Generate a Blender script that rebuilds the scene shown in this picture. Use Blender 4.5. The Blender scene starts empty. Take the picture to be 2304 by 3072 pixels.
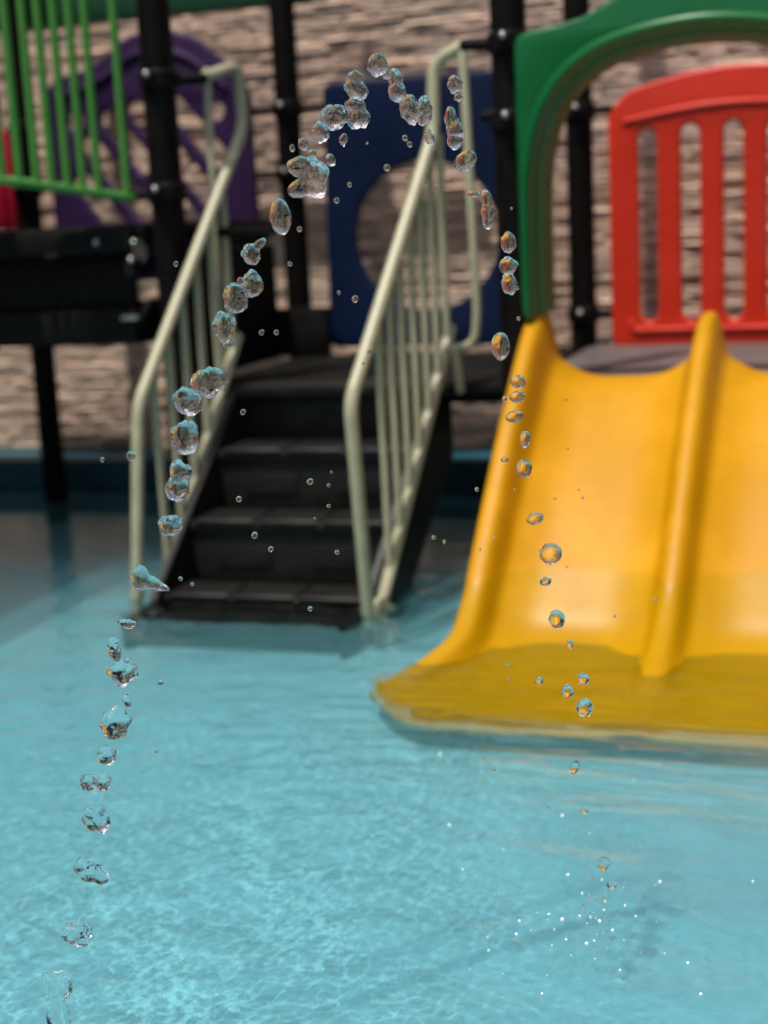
import bpy, bmesh, math, random
import numpy as np
from mathutils import Vector, Matrix, noise
random.seed(7); rng = np.random.default_rng(7)
C = bpy.context.scene.collection
sc = bpy.context.scene

# ------------------------------------------------------------------ camera
FPX, YAW, PIT, ROL, HC = 4500.0, math.radians(18), math.radians(11.14), math.radians(2.89), 1.17
Rv = np.array([math.cos(YAW), math.sin(YAW), 0]); Fv = np.array([-math.sin(YAW), math.cos(YAW), 0])
fw = Fv * math.cos(PIT) - np.array([0, 0, math.sin(PIT)]); u0 = np.cross(Rv, fw)
rc = math.cos(ROL) * Rv - math.sin(ROL) * u0; uc = math.sin(ROL) * Rv + math.cos(ROL) * u0
CP = np.array([0, 0, HC])
cd = bpy.data.cameras.new('camera'); cam = bpy.data.objects.new('camera', cd); C.objects.link(cam)
cam.matrix_world = Matrix(((rc[0], uc[0], -fw[0], 0), (rc[1], uc[1], -fw[1], 0), (rc[2], uc[2], -fw[2], HC), (0, 0, 0, 1)))
cd.sensor_fit = 'VERTICAL'; cd.sensor_height = 24; cd.lens = 24 * FPX / 3072
cd.clip_start = 0.05; cd.clip_end = 500
cd.dof.use_dof = True; cd.dof.focus_distance = 2.2; cd.dof.aperture_fstop = 1.65
sc.camera = cam

def ray(px, py): return fw + (px - 1152) / FPX * rc - (py - 1536) / FPX * uc
def at(px, py, ax, val):
    d = ray(px, py); i = 'XYZ'.index(ax); return CP + d * ((val - CP[i]) / d[i])
def atp(px, py, A, B):                      # on the vertical plane through plan points A and B
    n = np.array([B[1] - A[1], A[0] - B[0], 0]); d = ray(px, py)
    return CP + d * (n @ (np.array([A[0], A[1], 0]) - CP)) / (n @ d)

# ------------------------------------------------------------------ sky and sun
SUN = Vector((-0.16, -0.32, 1.0)).normalized()
w = bpy.data.worlds.new('World'); sc.world = w; w.use_nodes = True
nt = w.node_tree; bg = nt.nodes['Background']; sky = nt.nodes.new('ShaderNodeTexSky')
sky.sky_type = 'NISHITA'; sky.sun_disc = False
sky.sun_elevation = math.asin(SUN.z); sky.sun_rotation = math.atan2(SUN.x, SUN.y)
sky.air_density = 1.0; sky.dust_density = 4.0; sky.ozone_density = 1.0
nt.links.new(sky.outputs[0], bg.inputs[0]); bg.inputs[1].default_value = 0.12
sl = bpy.data.lights.new('sun', 'SUN'); so = bpy.data.objects.new('sun', sl); C.objects.link(so)
sl.energy = 4.7; sl.angle = math.radians(0.6); sl.color = (1, 0.95, 0.87)
so.rotation_euler = SUN.to_track_quat('Z', 'Y').to_euler(); so.location = (0, 0, 8)
vs = sc.view_settings; vs.view_transform = 'Standard'; vs.look = 'None'; vs.exposure = 0.0; vs.gamma = 1; vs.use_curve_mapping = False
sc.cycles.max_bounces = 14; sc.cycles.transmission_bounces = 12; sc.cycles.glossy_bounces = 6; sc.cycles.transparent_max_bounces = 16
sc.cycles.diffuse_bounces = 4; sc.cycles.sample_clamp_indirect = 25; sc.cycles.use_denoising = True

# ------------------------------------------------------------------ materials
def mat(name, col, rough=0.5, var=0.12, scale=12, metal=0.0, spec=0.5, bump=0.0, bscale=60, coat=0.0, rnd=0.0, dirt=None, dirt_amt=0.0):
    m = bpy.data.materials.new(name); m.use_nodes = True; t = m.node_tree; b = t.nodes['Principled BSDF']
    N = lambda k: t.nodes.new(k); L = t.links.new
    tc = N('ShaderNodeTexCoord'); nz = N('ShaderNodeTexNoise'); nz.inputs['Scale'].default_value = scale; nz.inputs['Detail'].default_value = 6
    nz.inputs['Roughness'].default_value = 0.62; L(tc.outputs['Object'], nz.inputs['Vector'])
    mr = N('ShaderNodeMapRange'); mr.inputs[1].default_value = 0.3; mr.inputs[2].default_value = 0.7
    mr.inputs[3].default_value = 1 - var; mr.inputs[4].default_value = 1 + var; L(nz.outputs[0], mr.inputs[0])
    hs = N('ShaderNodeHueSaturation'); hs.inputs['Color'].default_value = (*col, 1); L(mr.outputs[0], hs.inputs['Value'])
    out = hs.outputs[0]
    if rnd:
        oi = N('ShaderNodeObjectInfo'); m2 = N('ShaderNodeMapRange'); m2.inputs[3].default_value = 1 - rnd; m2.inputs[4].default_value = 1 + rnd
        L(oi.outputs['Random'], m2.inputs[0]); h2 = N('ShaderNodeHueSaturation'); L(m2.outputs[0], h2.inputs['Value']); L(out, h2.inputs['Color'])
        m3 = N('ShaderNodeMath'); m3.operation = 'MULTIPLY'; m3.inputs[1].default_value = 7.31; L(oi.outputs['Random'], m3.inputs[0])
        m4 = N('ShaderNodeMath'); m4.operation = 'FRACT'; L(m3.outputs[0], m4.inputs[0])
        m5 = N('ShaderNodeMapRange'); m5.inputs[3].default_value = 0.488; m5.inputs[4].default_value = 0.506; L(m4.outputs[0], m5.inputs[0]); L(m5.outputs[0], h2.inputs['Hue'])
        out = h2.outputs[0]
    if dirt_amt:
        n2 = N('ShaderNodeTexNoise'); n2.inputs['Scale'].default_value = scale * 0.45; n2.inputs['Detail'].default_value = 8; n2.inputs['Roughness'].default_value = 0.7
        L(tc.outputs['Object'], n2.inputs['Vector'])
        r = N('ShaderNodeMapRange'); r.inputs[1].default_value = 0.5; r.inputs[2].default_value = 0.75; r.inputs[3].default_value = 0; r.inputs[4].default_value = dirt_amt
        L(n2.outputs[0], r.inputs[0]); mx = N('ShaderNodeMix'); mx.data_type = 'RGBA'; L(r.outputs[0], mx.inputs[0]); L(out, mx.inputs[6]); mx.inputs[7].default_value = (*dirt, 1); out = mx.outputs[2]
    L(out, b.inputs['Base Color'])
    r2 = N('ShaderNodeMapRange'); r2.inputs[3].default_value = rough * 0.8; r2.inputs[4].default_value = min(1, rough * 1.25); L(nz.outputs[0], r2.inputs[0]); L(r2.outputs[0], b.inputs['Roughness'])
    b.inputs['Metallic'].default_value = metal; b.inputs['Specular IOR Level'].default_value = spec
    b.inputs['Coat Weight'].default_value = coat; b.inputs['Coat Roughness'].default_value = 0.12
    if bump:
        n3 = N('ShaderNodeTexNoise'); n3.inputs['Scale'].default_value = bscale; n3.inputs['Detail'].default_value = 5; L(tc.outputs['Object'], n3.inputs['Vector'])
        bp = N('ShaderNodeBump'); bp.inputs['Strength'].default_value = bump; bp.inputs['Distance'].default_value = 0.004
        L(n3.outputs[0], bp.inputs['Height']); L(bp.outputs[0], b.inputs['Normal'])
    return m
M = dict(
    post=mat('black_post_paint', (0.0048, 0.0036, 0.0032), 0.5, 0.3, 9, spec=0.10, bump=0.12, dirt=(0.016, 0.011, 0.009), dirt_amt=0.5),
    deck=mat('black_deck_vinyl', (0.007, 0.0068, 0.006), 0.55, 0.3, 14, spec=0.09, bump=0.3, bscale=90, dirt=(0.024, 0.019, 0.017), dirt_amt=0.5),
    step=mat('black_step_vinyl', (0.0095, 0.0095, 0.0085), 0.42, 0.3, 14, spec=0.24, bump=0.35, bscale=120, dirt=(0.032, 0.027, 0.023), dirt_amt=0.45),
    bolt=mat('bolt_steel', (0.45, 0.45, 0.45), 0.3, 0.1, metal=0.9),
    cream=mat('cream_rail_paint', (0.36, 0.345, 0.225), 0.38, 0.1, 18, spec=0.45, bump=0.05, dirt=(0.22, 0.2, 0.14), dirt_amt=0.4),
    gbar=mat('lime_green_paint', (0.060, 0.215, 0.036), 0.32, 0.08, 14, spec=0.5),
    green=mat('green_plastic', (0.0015, 0.10, 0.024), 0.28, 0.08, 7, spec=0.5, bump=0.05, dirt=(0.02, 0.15, 0.05), dirt_amt=0.3),
    dgreen=mat('dark_green_roof', (0.001, 0.05, 0.017), 0.5, 0.1),
    red=mat('red_plastic', (0.52, 0.022, 0.006), 0.36, 0.08, 7, spec=0.4, bump=0.05, dirt=(0.4, 0.05, 0.03), dirt_amt=0.3),
    crimson=mat('crimson_plastic', (0.42, 0.004, 0.03), 0.4, 0.1),
    blue=mat('navy_plastic', (0.0004, 0.0075, 0.036), 0.5, 0.1, 7, spec=0.22, bump=0.05),
    purple=mat('purple_plastic', (0.024, 0.0055, 0.046), 0.5, 0.1, 7, spec=0.3, bump=0.05),
    yellow=mat('yellow_plastic', (0.44, 0.207, 0.0002), 0.46, 0.05, 5, spec=0.18, bump=0.03, bscale=25, dirt=(0.75, 0.36, 0.02), dirt_amt=0.35),
    stone=mat('split_stone', (0.66, 0.485, 0.385), 0.9, 0.15, 16, spec=0.15, bump=0.8, bscale=45, rnd=0.16, dirt=(0.70, 0.50, 0.385), dirt_amt=0.5),
    mortar=mat('wall_mortar', (0.42, 0.31, 0.24), 0.95, 0.2, 20, spec=0.1),
    kerb=mat('teal_kerb_paint', (0.013, 0.08, 0.12), 0.35, 0.3, 6, bump=0.2, dirt=(0.02, 0.13, 0.17), dirt_amt=0.5),
    floor=mat('pool_floor_paint', (0.27, 0.59, 0.66), 0.6, 0.10, 5, bump=0.15, dirt=(0.235, 0.50, 0.545), dirt_amt=0.8),
    paving=mat('concrete_paving', (0.36, 0.33, 0.29), 0.85, 0.15, 2, bump=0.4, dirt=(0.25, 0.22, 0.2), dirt_amt=0.6),
)
def water_mat():
    m = bpy.data.materials.new('pool_water'); m.use_nodes = True; t = m.node_tree; t.nodes.clear(); N = t.nodes.new; L = t.links.new
    out = N('ShaderNodeOutputMaterial'); fr = N('ShaderNodeFresnel'); fr.inputs['IOR'].default_value = 1.33
    rf = N('ShaderNodeBsdfRefraction'); rf.inputs['IOR'].default_value = 1.33; rf.inputs['Roughness'].default_value = 0.0; rf.inputs['Color'].default_value = (0.88, 0.98, 0.98, 1)
    gl = N('ShaderNodeBsdfGlossy'); gl.inputs['Roughness'].default_value = 0.0
    tr = N('ShaderNodeBsdfTransparent'); tr.inputs['Color'].default_value = (0.88, 0.98, 0.98, 1)
    m1 = N('ShaderNodeMixShader'); m1.inputs[0].default_value = 0.64; L(rf.outputs[0], m1.inputs[1]); L(tr.outputs[0], m1.inputs[2])
    m2 = N('ShaderNodeMixShader'); L(fr.outputs[0], m2.inputs[0]); L(m1.outputs[0], m2.inputs[1]); L(gl.outputs[0], m2.inputs[2])
    tc = N('ShaderNodeTexCoord'); nz = N('ShaderNodeTexNoise'); nz.inputs['Scale'].default_value = 38; nz.inputs['Detail'].default_value = 3; L(tc.outputs['Object'], nz.inputs['Vector'])
    bp = N('ShaderNodeBump'); bp.inputs['Strength'].default_value = 0.35; bp.inputs['Distance'].default_value = 0.003; L(nz.outputs[0], bp.inputs['Height'])
    for n in (fr, rf, gl): L(bp.outputs[0], n.inputs['Normal'])
    L(m2.outputs[0], out.inputs[0]); return m
def drop_mat(clear=0.56):
    m = bpy.data.materials.new('water_drop'); m.use_nodes = True; t = m.node_tree; t.nodes.clear(); N = t.nodes.new; L = t.links.new
    out = N('ShaderNodeOutputMaterial'); g = N('ShaderNodeBsdfGlass'); g.inputs['IOR'].default_value = 1.333; g.inputs['Roughness'].default_value = 0.0
    lw = N('ShaderNodeLayerWeight'); lw.inputs[0].default_value = 0.5; mr = N('ShaderNodeMapRange'); mr.inputs[1].default_value = 0.15; mr.inputs[2].default_value = 0.62
    mr.inputs[3].default_value = clear; mr.inputs[4].default_value = 0.0; L(lw.outputs['Facing'], mr.inputs[0])
    tr = N('ShaderNodeBsdfTransparent'); mx = N('ShaderNodeMixShader'); L(mr.outputs[0], mx.inputs[0]); L(g.outputs[0], mx.inputs[1]); L(tr.outputs[0], mx.inputs[2])
    L(mx.outputs[0], out.inputs[0]); return m
def wet_zone(m):                       # the foot of the slide is wet: a little deeper in colour and glossier below a level line
    t = m.node_tree; b = t.nodes['Principled BSDF']; N = t.nodes.new; L = t.links.new
    g = N('ShaderNodeNewGeometry'); sp = N('ShaderNodeSeparateXYZ'); L(g.outputs['Position'], sp.inputs[0])
    r = N('ShaderNodeMapRange'); r.inputs[1].default_value = 0.168; r.inputs[2].default_value = 0.160; r.inputs[3].default_value = 0; r.inputs[4].default_value = 1; L(sp.outputs['Z'], r.inputs[0])
    src = b.inputs['Base Color'].links[0].from_socket; mx = N('ShaderNodeMix'); mx.data_type = 'RGBA'; mx.blend_type = 'MULTIPLY'; mx.inputs[7].default_value = (0.88, 0.97, 0.6, 1)
    L(r.outputs[0], mx.inputs[0]); L(src, mx.inputs[6]); L(mx.outputs[2], b.inputs['Base Color'])
    rs = b.inputs['Roughness'].links[0].from_socket; m2 = N('ShaderNodeMix'); m2.data_type = 'FLOAT'; L(r.outputs[0], m2.inputs[0]); L(rs, m2.inputs[2]); m2.inputs[3].default_value = 0.36; L(m2.outputs[0], b.inputs['Roughness'])
wet_zone(M['yellow'])
M['water'] = water_mat(); M['drop'] = drop_mat(0.5); M['drop_low'] = drop_mat(0.0); M['dark_wall'] = mat('added_wall_dark', (0.07, 0.045, 0.035), 0.9, 0.5, 1.5, spec=0.1, bump=0.5)

# ------------------------------------------------------------------ helpers
def tag(o, label=None, cat=None, group=None, kind=None):
    if label: o['label'] = label
    if cat: o['category'] = cat
    if group: o['group'] = group
    if kind: o['kind'] = kind
    return o
def thing(name, loc, label, cat, group=None):
    o = bpy.data.objects.new(name, None); C.objects.link(o); o.location = loc; o.empty_display_size = 0.1
    return tag(o, label, cat, group)
def origin(o):                      # world location of an object whose parents carry no rotation
    v = Vector(o.location)
    p = o.parent
    while p: v += Vector(p.location); p = p.parent
    return v
def put(name, me, m, parent=None, loc=None, smooth=35):
    """link a mesh given in world coordinates, its origin moved to loc (or its box centre)"""
    n = len(me.vertices); co = np.empty(n * 3, np.float32); me.vertices.foreach_get('co', co); co = co.reshape(-1, 3)
    c = np.array(loc, float) if loc is not None else (co.min(0) + co.max(0)) / 2
    co -= c.astype(np.float32); me.vertices.foreach_set('co', co.ravel())
    me.materials.clear(); me.materials.append(m)
    if smooth: me.shade_smooth(); me.set_sharp_from_angle(angle=math.radians(smooth))
    me.name = name; o = bpy.data.objects.new(name, me); C.objects.link(o)
    if parent is not None:
        o.parent = parent; o.location = Vector(c) - origin(parent)
    else: o.location = c
    return o
def raw(v, f):
    me = bpy.data.meshes.new('m'); me.from_pydata([tuple(map(float, p)) for p in v], [], [tuple(map(int, q)) for q in f]); me.update(); return me
def join(ms):
    v, f, n = [], [], 0
    for me in ms:
        v += [tuple(p.co) for p in me.vertices]; f += [tuple(i + n for i in q.vertices) for q in me.polygons]; n = len(v); bpy.data.meshes.remove(me)
    return raw(v, f)
def box(x0, x1, y0, y1, z0, z1, bev=0.006, seg=2):
    bm = bmesh.new(); bmesh.ops.create_cube(bm, size=1)
    for v in bm.verts: v.co = Vector(((x0 + x1) / 2 + v.co.x * (x1 - x0), (y0 + y1) / 2 + v.co.y * (y1 - y0), (z0 + z1) / 2 + v.co.z * (z1 - z0)))
    if bev: bmesh.ops.bevel(bm, geom=bm.edges[:], offset=min(bev, 0.45 * min(x1 - x0, y1 - y0, z1 - z0)), segments=seg, affect='EDGES', profile=0.5)
    me = bpy.data.meshes.new('m'); bm.to_mesh(me); bm.free(); return me
def fillet(pts, r, n=8):
    pts = [np.array(p, float) for p in pts]; out = [pts[0]]
    for i in range(1, len(pts) - 1):
        a, b, c = pts[i - 1], pts[i], pts[i + 1]; u = (a - b); v = (c - b); lu, lv = np.linalg.norm(u), np.linalg.norm(v)
        rr = min(r, lu * 0.45, lv * 0.45); p0 = b + u / lu * rr; p1 = b + v / lv * rr
        for k in range(n + 1):
            t = k / n; out.append((1 - t) ** 2 * p0 + 2 * t * (1 - t) * b + t * t * p1)
    out.append(pts[-1]); return out
def tube(pts, r, seg=14, cap=True, flat=None, up=None):
    """sweep a round (or flat = (rx, rz)) section along pts; domed ends"""
    pts = [np.array(p, float) for p in pts]; n = len(pts); rings = []
    T = [pts[min(i + 1, n - 1)] - pts[max(i - 1, 0)] for i in range(n)]; T = [t / (np.linalg.norm(t) + 1e-12) for t in T]
    ref = np.array(up if up is not None else ([0, 0, 1] if abs(T[0][2]) < 0.9 else [1, 0, 0]), float)
    s = np.cross(T[0], ref); s /= np.linalg.norm(s)
    fr = []
    for t in T:
        s = s - t * (s @ t); s /= np.linalg.norm(s); fr.append((s.copy(), np.cross(s, t)))
    rad = lambda i: (r[i] if hasattr(r, '__len__') else r)
    seq = [(pts[i], fr[i], 1.0, i) for i in range(n)]
    if cap:
        e0 = [(pts[0] - T[0] * rad(0) * math.sin(a), fr[0], math.cos(a), 0) for a in (1.35, 0.95, 0.5)]
        e1 = [(pts[-1] + T[-1] * rad(n - 1) * math.sin(a), fr[-1], math.cos(a), n - 1) for a in (0.5, 0.95, 1.35)]
        seq = e0 + seq + e1
    v, f = [], []
    for p, (a, b), k, i in seq:
        ra, rb = (flat if flat else (rad(i), rad(i)))
        for j in range(seg):
            th = 2 * math.pi * j / seg; v.append(p + a * ra * k * math.cos(th) + b * rb * k * math.sin(th))
    for q in range(len(seq) - 1):
        for j in range(seg):
            f.append((q * seg + j, q * seg + (j + 1) % seg, (q + 1) * seg + (j + 1) % seg, (q + 1) * seg + j))
    f.append(tuple(reversed(range(seg)))); f.append(tuple(range((len(seq) - 1) * seg, len(seq) * seg)))
    return raw(v, f)
def cyl(p, q, r, seg=28, bev=0.004):
    p = np.array(p, float); q = np.array(q, float); d = (q - p) / np.linalg.norm(q - p)
    return tube([p, p + d * bev, q - d * bev, q], [r - bev, r, r, r - bev], seg, cap=False)
def plate(outer, holes, y, th, bev, rnd=0.0):
    """a moulded sheet standing in the XZ plane at depth y (its middle), outline and holes given as (x, z)"""
    cu = bpy.data.curves.new('c', 'CURVE'); cu.dimensions = '2D'; cu.fill_mode = 'BOTH'; cu.extrude = th / 2 - bev; cu.bevel_depth = bev; cu.bevel_resolution = 3; cu.offset = -bev
    for ring in [outer] + holes:
        s = cu.splines.new('POLY'); s.points.add(len(ring) - 1)
        for p, (x, z) in zip(s.points, ring): p.co = (x, z, 0, 1)
        s.use_cyclic_u = True
    ob = bpy.data.objects.new('c', cu); C.objects.link(ob); dg = bpy.context.evaluated_depsgraph_get(); dg.update()
    me = bpy.data.meshes.new_from_object(ob.evaluated_get(dg)); bpy.data.objects.remove(ob); bpy.data.curves.remove(cu)
    for v in me.vertices: x, z, d = v.co; v.co = (x, y - d, z)
    bm = bmesh.new(); bm.from_mesh(me); bmesh.ops.remove_doubles(bm, verts=bm.verts, dist=1e-5); bmesh.ops.recalc_face_normals(bm, faces=bm.faces); bm.to_mesh(me); bm.free()
    return me
def smooth_ring(pts, r=0.03, n=6):
    """round the corners of a closed 2D ring"""
    out = []; m = len(pts)
    for i in range(m):
        a, b, c = (np.array(pts[(i + k) % m], float) for k in (-1, 0, 1)); u, v = a - b, c - b; lu, lv = np.linalg.norm(u), np.linalg.norm(v)
        rr = min(r, 0.48 * lu, 0.48 * lv); p0, p1 = b + u / lu * rr, b + v / lv * rr
        for k in range(n + 1):
            t = k / n; out.append(tuple((1 - t) ** 2 * p0 + 2 * t * (1 - t) * b + t * t * p1))
    return out
def circle(cx, cz, r, n=48, rz=None): return [(cx + r * math.cos(2 * math.pi * k / n), cz + (rz or r) * math.sin(2 * math.pi * k / n)) for k in range(n)]
def capsule(a, b, r, n=9):
    a, b = np.array(a, float), np.array(b, float); d = (b - a) / np.linalg.norm(b - a); s = np.array([-d[1], d[0]]); o = []
    for k in range(n): t = -math.pi / 2 + math.pi * k / (n - 1); o.append(tuple(b + r * (d * math.cos(t) + s * math.sin(t))))
    for k in range(n): t = math.pi / 2 + math.pi * k / (n - 1); o.append(tuple(a + r * (d * math.cos(t) + s * math.sin(t))))
    return o
def xz(px, py, y): p = at(px, py, 'Y', y); return (p[0], p[2])

X0, X1, X2, XM, XL = -2.26, -1.06, 0.14, -3.50, -4.70
YF, YR = 4.75, 5.95
FZ = -0.12                                       # pool floor; the water's surface is z = 0
YK, YW = 6.10, 6.44                              # kerb face, stone wall face

# ------------------------------------------------------------------ ground, pool, kerb
g = 60
tag(put('ground', raw([(-g, -g, -0.5), (g, -g, -0.5), (g, g, -0.5), (-g, g, -0.5)], [(0, 1, 2, 3)]), M['paving'], smooth=0), kind='structure')
tag(put('pool_floor', box(-9, 7, -3.5, YK + 0.01, FZ - 0.4, FZ, 0), M['floor'], smooth=0), kind='structure')
for (a, b, c, d) in ((-12, -9, -9, 12), (7, 12, -9, 12), (-9, 7, -9, -3.5)):
    tag(put('paving', box(a, b, c, d, -0.49, 0.10, 0.01), M['paving'], smooth=0), kind='structure')
tag(put('pool_kerb', box(-9, 7, YK, YW + 0.25, -0.45, 0.135, 0.012), M['kerb']), kind='structure')

def axis(lo, hi, a, b, fine, coarse):
    v = list(np.arange(a, b, fine)); x = a
    st = fine
    left = []
    while x > lo: st = min(coarse, st * 1.25); x -= st; left.append(max(x, lo))
    x = v[-1]; st = fine; right = []
    while x < hi: st = min(coarse, st * 1.25); x += st; right.append(min(x, hi))
    return np.array(left[::-1] + v + right)
ax = axis(-8.99, 6.99, -3.3, 0.3, 0.0055, 0.5); ay = axis(-3.49, YK - 0.003, 1.65, 4.9, 0.0055, 0.3)
GX, GY = np.meshgrid(ax, ay)
H = np.zeros_like(GX)
jet = at(100, 3150, 'Z', 0); land = at(1830, 2760, 'Z', 0)
def wave(n, lmin, lmax, amp, ang0=0, spread=math.pi):
    h = np.zeros_like(GX)
    for i in range(n):
        l = math.exp(rng.uniform(math.log(lmin), math.log(lmax))); a = ang0 + rng.uniform(-spread, spread); k = 2 * math.pi / l
        wx = 0.35 * l * np.sin(GX * 2.1 * math.cos(i) / l * 0.7 + i) ; wy = 0.35 * l * np.sin(GY * 1.7 / l * 0.6 + 2 * i)
        h += amp * l * np.sin(k * (math.cos(a) * (GX + wx) + math.sin(a) * (GY + wy)) + rng.uniform(0, 6.28))
    return h / math.sqrt(n)
dj = np.hypot(GX - jet[0] - 0.12, (GY - jet[1] - 0.35) * 0.72)
patch = np.clip(0.5 + 0.9 * (np.sin(GX * 9 + 2 * np.sin(GY * 5.3)) * np.sin(GY * 7.7 + 1.7 * np.sin(GX * 6.1)) + 0.5 * np.sin(GX * 17 + GY * 13)), 0, 1.6)
agit = 0.30 + 1.5 * np.exp(-(dj / 0.75) ** 2)
sx_ = np.clip((GX + 1.0) / 0.55, 0, 1); agit = agit * (1 - 0.62 * sx_ * sx_ * (3 - 2 * sx_))
dl = np.hypot(GX - land[0], GY - land[1])
calm = 1 - 0.45 * np.exp(-((GX + 0.35) / 0.5) ** 2) * np.exp(-((GY - 2.5) / 0.6) ** 2)
fade = np.clip((0.5 - np.abs(GX + 1.65) / 1.0 + 1.75), 0, 1) * np.clip((5.6 - GY) / 1.2, 0.25, 1) * np.clip((GY - 1.0) / 0.6, 0, 1)
H += wave(44, 0.022, 0.055, 0.032) * agit * calm * (0.55 + 0.45 * patch)
H += wave(40, 0.05, 0.16, 0.020) * agit * calm
H += wave(30, 0.10, 0.4, 0.013, math.pi / 2, 0.6) * (0.5 + 0.5 * agit)
H += 0.0008 * np.sin(2 * math.pi * dl / 0.055) * np.exp(-dl / 0.16) * (1 - np.exp(-(dl / 0.03) ** 2))
ds = np.clip(1.5 - np.abs(GY - 3.50) / 0.42, 0, 1) * np.clip((GX + 1.35) / 0.2, 0, 1)
H += wave(30, 0.045, 0.15, 0.034, math.pi / 2, 0.25) * ds
H *= fade
nx, ny = len(ax), len(ay)
V = np.stack([GX, GY, H], -1).reshape(-1, 3).astype(np.float32)
I = np.arange(nx * ny).reshape(ny, nx); Q = np.stack([I[:-1, :-1], I[:-1, 1:], I[1:, 1:], I[1:, :-1]], -1).reshape(-1, 4).astype(np.int32)
me = bpy.data.meshes.new('m'); me.vertices.add(len(V)); me.vertices.foreach_set('co', V.ravel())
me.loops.add(Q.size); me.loops.foreach_set('vertex_index', Q.ravel()); me.polygons.add(len(Q)); me.polygons.foreach_set('loop_start', np.arange(0, Q.size, 4, dtype=np.int32)); me.update(calc_edges=True)
tag(put('pool_water', me, M['water'], loc=(0, 0, 0), smooth=180), kind='structure')

# ------------------------------------------------------------------ stone wall
wall = thing('stone_wall', (-2, YW, 0.13), 'tan wall of rough thin ledge stones behind the whole play structure', 'wall')
put('mortar_bed', box(-7, 4, YW + 0.035, YW + 0.24, 0.135, 3.4, 0), M['mortar'], wall, smooth=0)
for xa_, xb_ in ((-7.25, -7.0), (4.0, 4.25)): put('added_dark_wall', box(xa_, xb_, -6.5, YW + 0.2, 0.135, 4.2, 0), M['dark_wall'], wall, smooth=0)  # unseen walls, added to darken the horizon and the drops' outlines
put('added_dark_wall', box(-7.0, 4.0, -6.75, -6.5, 0.135, 3.6, 0), M['dark_wall'], wall, smooth=0)
def stone_mesh(k):
    r = random.Random(k); nx, nz = 5, 3; v = []; f = []
    for j in range(nz):
        for i in range(nx):
            x = i / (nx - 1) - 0.5; z = j / (nz - 1) - 0.5; edge = (i in (0, nx - 1)) or (j in (0, nz - 1))
            y = -(0.020 if edge else 0.027) - r.uniform(0, 0.008)
            v.append((x * (0.985 if edge else 1) + r.uniform(-.02, .02), y, z * (0.97 if edge else 1) + r.uniform(-.09, .09)))
    b0 = len(v)
    ring = [0, 1, 2, 3, 4, 9, 14, 13, 12, 11, 10, 5]
    for q in ring: v.append((v[q][0], 0.045, v[q][2]))
    for j in range(nz - 1):
        for i in range(nx - 1): a = j * nx + i; f.append((a, a + 1, a + nx + 1, a + nx))
    for q in range(12): a, b = ring[q], ring[(q + 1) % 12]; f.append((a, b0 + q, b0 + (q + 1) % 12, b)) 
    me = raw(v, f); me.materials.append(M['stone']); me.name = 'stone'; me.shade_smooth(); me.set_sharp_from_angle(angle=math.radians(50)); return me
SM = [stone_mesh(k) for k in range(12)]
st = []
z = 0.14
while z < 3.3:
    h = random.uniform(0.015, 0.032); x = -6.9 - random.random() * 0.2
    while x < 3.9:
        l = random.uniform(0.10, 0.38) * (0.8 + h * 8); st.append((x + l / 2, z + h / 2, l, h, random.randrange(12), random.uniform(-1.6, 1.6))); x += l
    z += h
def vis(s):
    v = np.array([s[0], YW, s[1]]) - CP; d = v @ fw; px = 1152 + FPX * (v @ rc) / d; py = 1536 - FPX * (v @ uc) / d
    if not (-40 < px < 2344 and -20 < py < 1345): return 0
    if py > 1050 and px > 760 and px < 1310: return 0
    if py > 1060 and px > 1480: return 0
    if px < 520 and 690 < py < 1020: return 0
    if 960 < px < 1480 and 240 < py < 1060 and math.hypot(px - 1285, py - 715) > 190: return 0
    if px > 1560 and py < 200: return 0
    return s[2] * s[3] / d ** 2
st.sort(key=lambda s: -vis(s))
for s in st[:300]:
    o = bpy.data.objects.new('stone', SM[s[4]]); C.objects.link(o); o.parent = wall
    o.location = Vector((s[0], YW + random.uniform(-0.006, 0.006), s[1])) - Vector(wall.location); o.scale = (s[2], 1, s[3]); o.rotation_euler = (0, math.radians(s[5]), 0)
vv, ff, n = [], [], 0
for s in st[300:]:
    m_ = SM[s[4]]; c_, s_ = math.cos(math.radians(s[5])), math.sin(math.radians(s[5])); dy = random.uniform(-0.006, 0.006)
    for p in m_.vertices:
        a, b = p.co.x * s[2], p.co.z * s[3]; vv.append((s[0] + a * c_ + b * s_, YW + p.co.y + dy, s[1] - a * s_ + b * c_))
    ff += [tuple(i + n for i in q.vertices) for q in m_.polygons]; n = len(vv)
tag(put('stone', raw(vv, ff), M['stone'], wall, smooth=50), kind='stuff')

# ------------------------------------------------------------------ play structure: posts, decks, panels
play = thing('play_structure', (X0, YF, FZ), 'black post and deck playground tower standing in the pool with coloured panels', 'play structure')
def bolt(p, d, parent, r=0.011):
    p = np.array(p, float); d = np.array(d, float); put('bolt', tube([p - d * 0.004, p + d * 0.004], r, 12), M['bolt'], parent)
def post(x, y, r, clamps, top=3.2):
    o = put('post', cyl((x, y, FZ), (x, y, top), r, 32), M['post'], play)
    for z in clamps:
        k = put('clamp', join([cyl((x, y, z - 0.03), (x, y, z + 0.03), r + 0.012, 32, 0.006), box(x - 0.016, x + 0.016, y - r - 0.035, y - r, z - 0.026, z + 0.026, 0.005)]), M['post'], o)
    for z in clamps: bolt((x + 0.004, y - r - 0.04, z + 0.012), (0, -1, 0), o)
    return o
post(X0, YF, 0.056, (1.285, 1.655)); post(X1, YF, 0.056, (1.445, 1.68)); post(X2, YF, 0.056, (1.3, 1.68))
post(X0, YR, 0.052, (1.36, 1.62)); post(X1, YR, 0.052, (0.75, 1.53)); post(X2, YR, 0.052, (0.75, 1.53))
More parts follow.
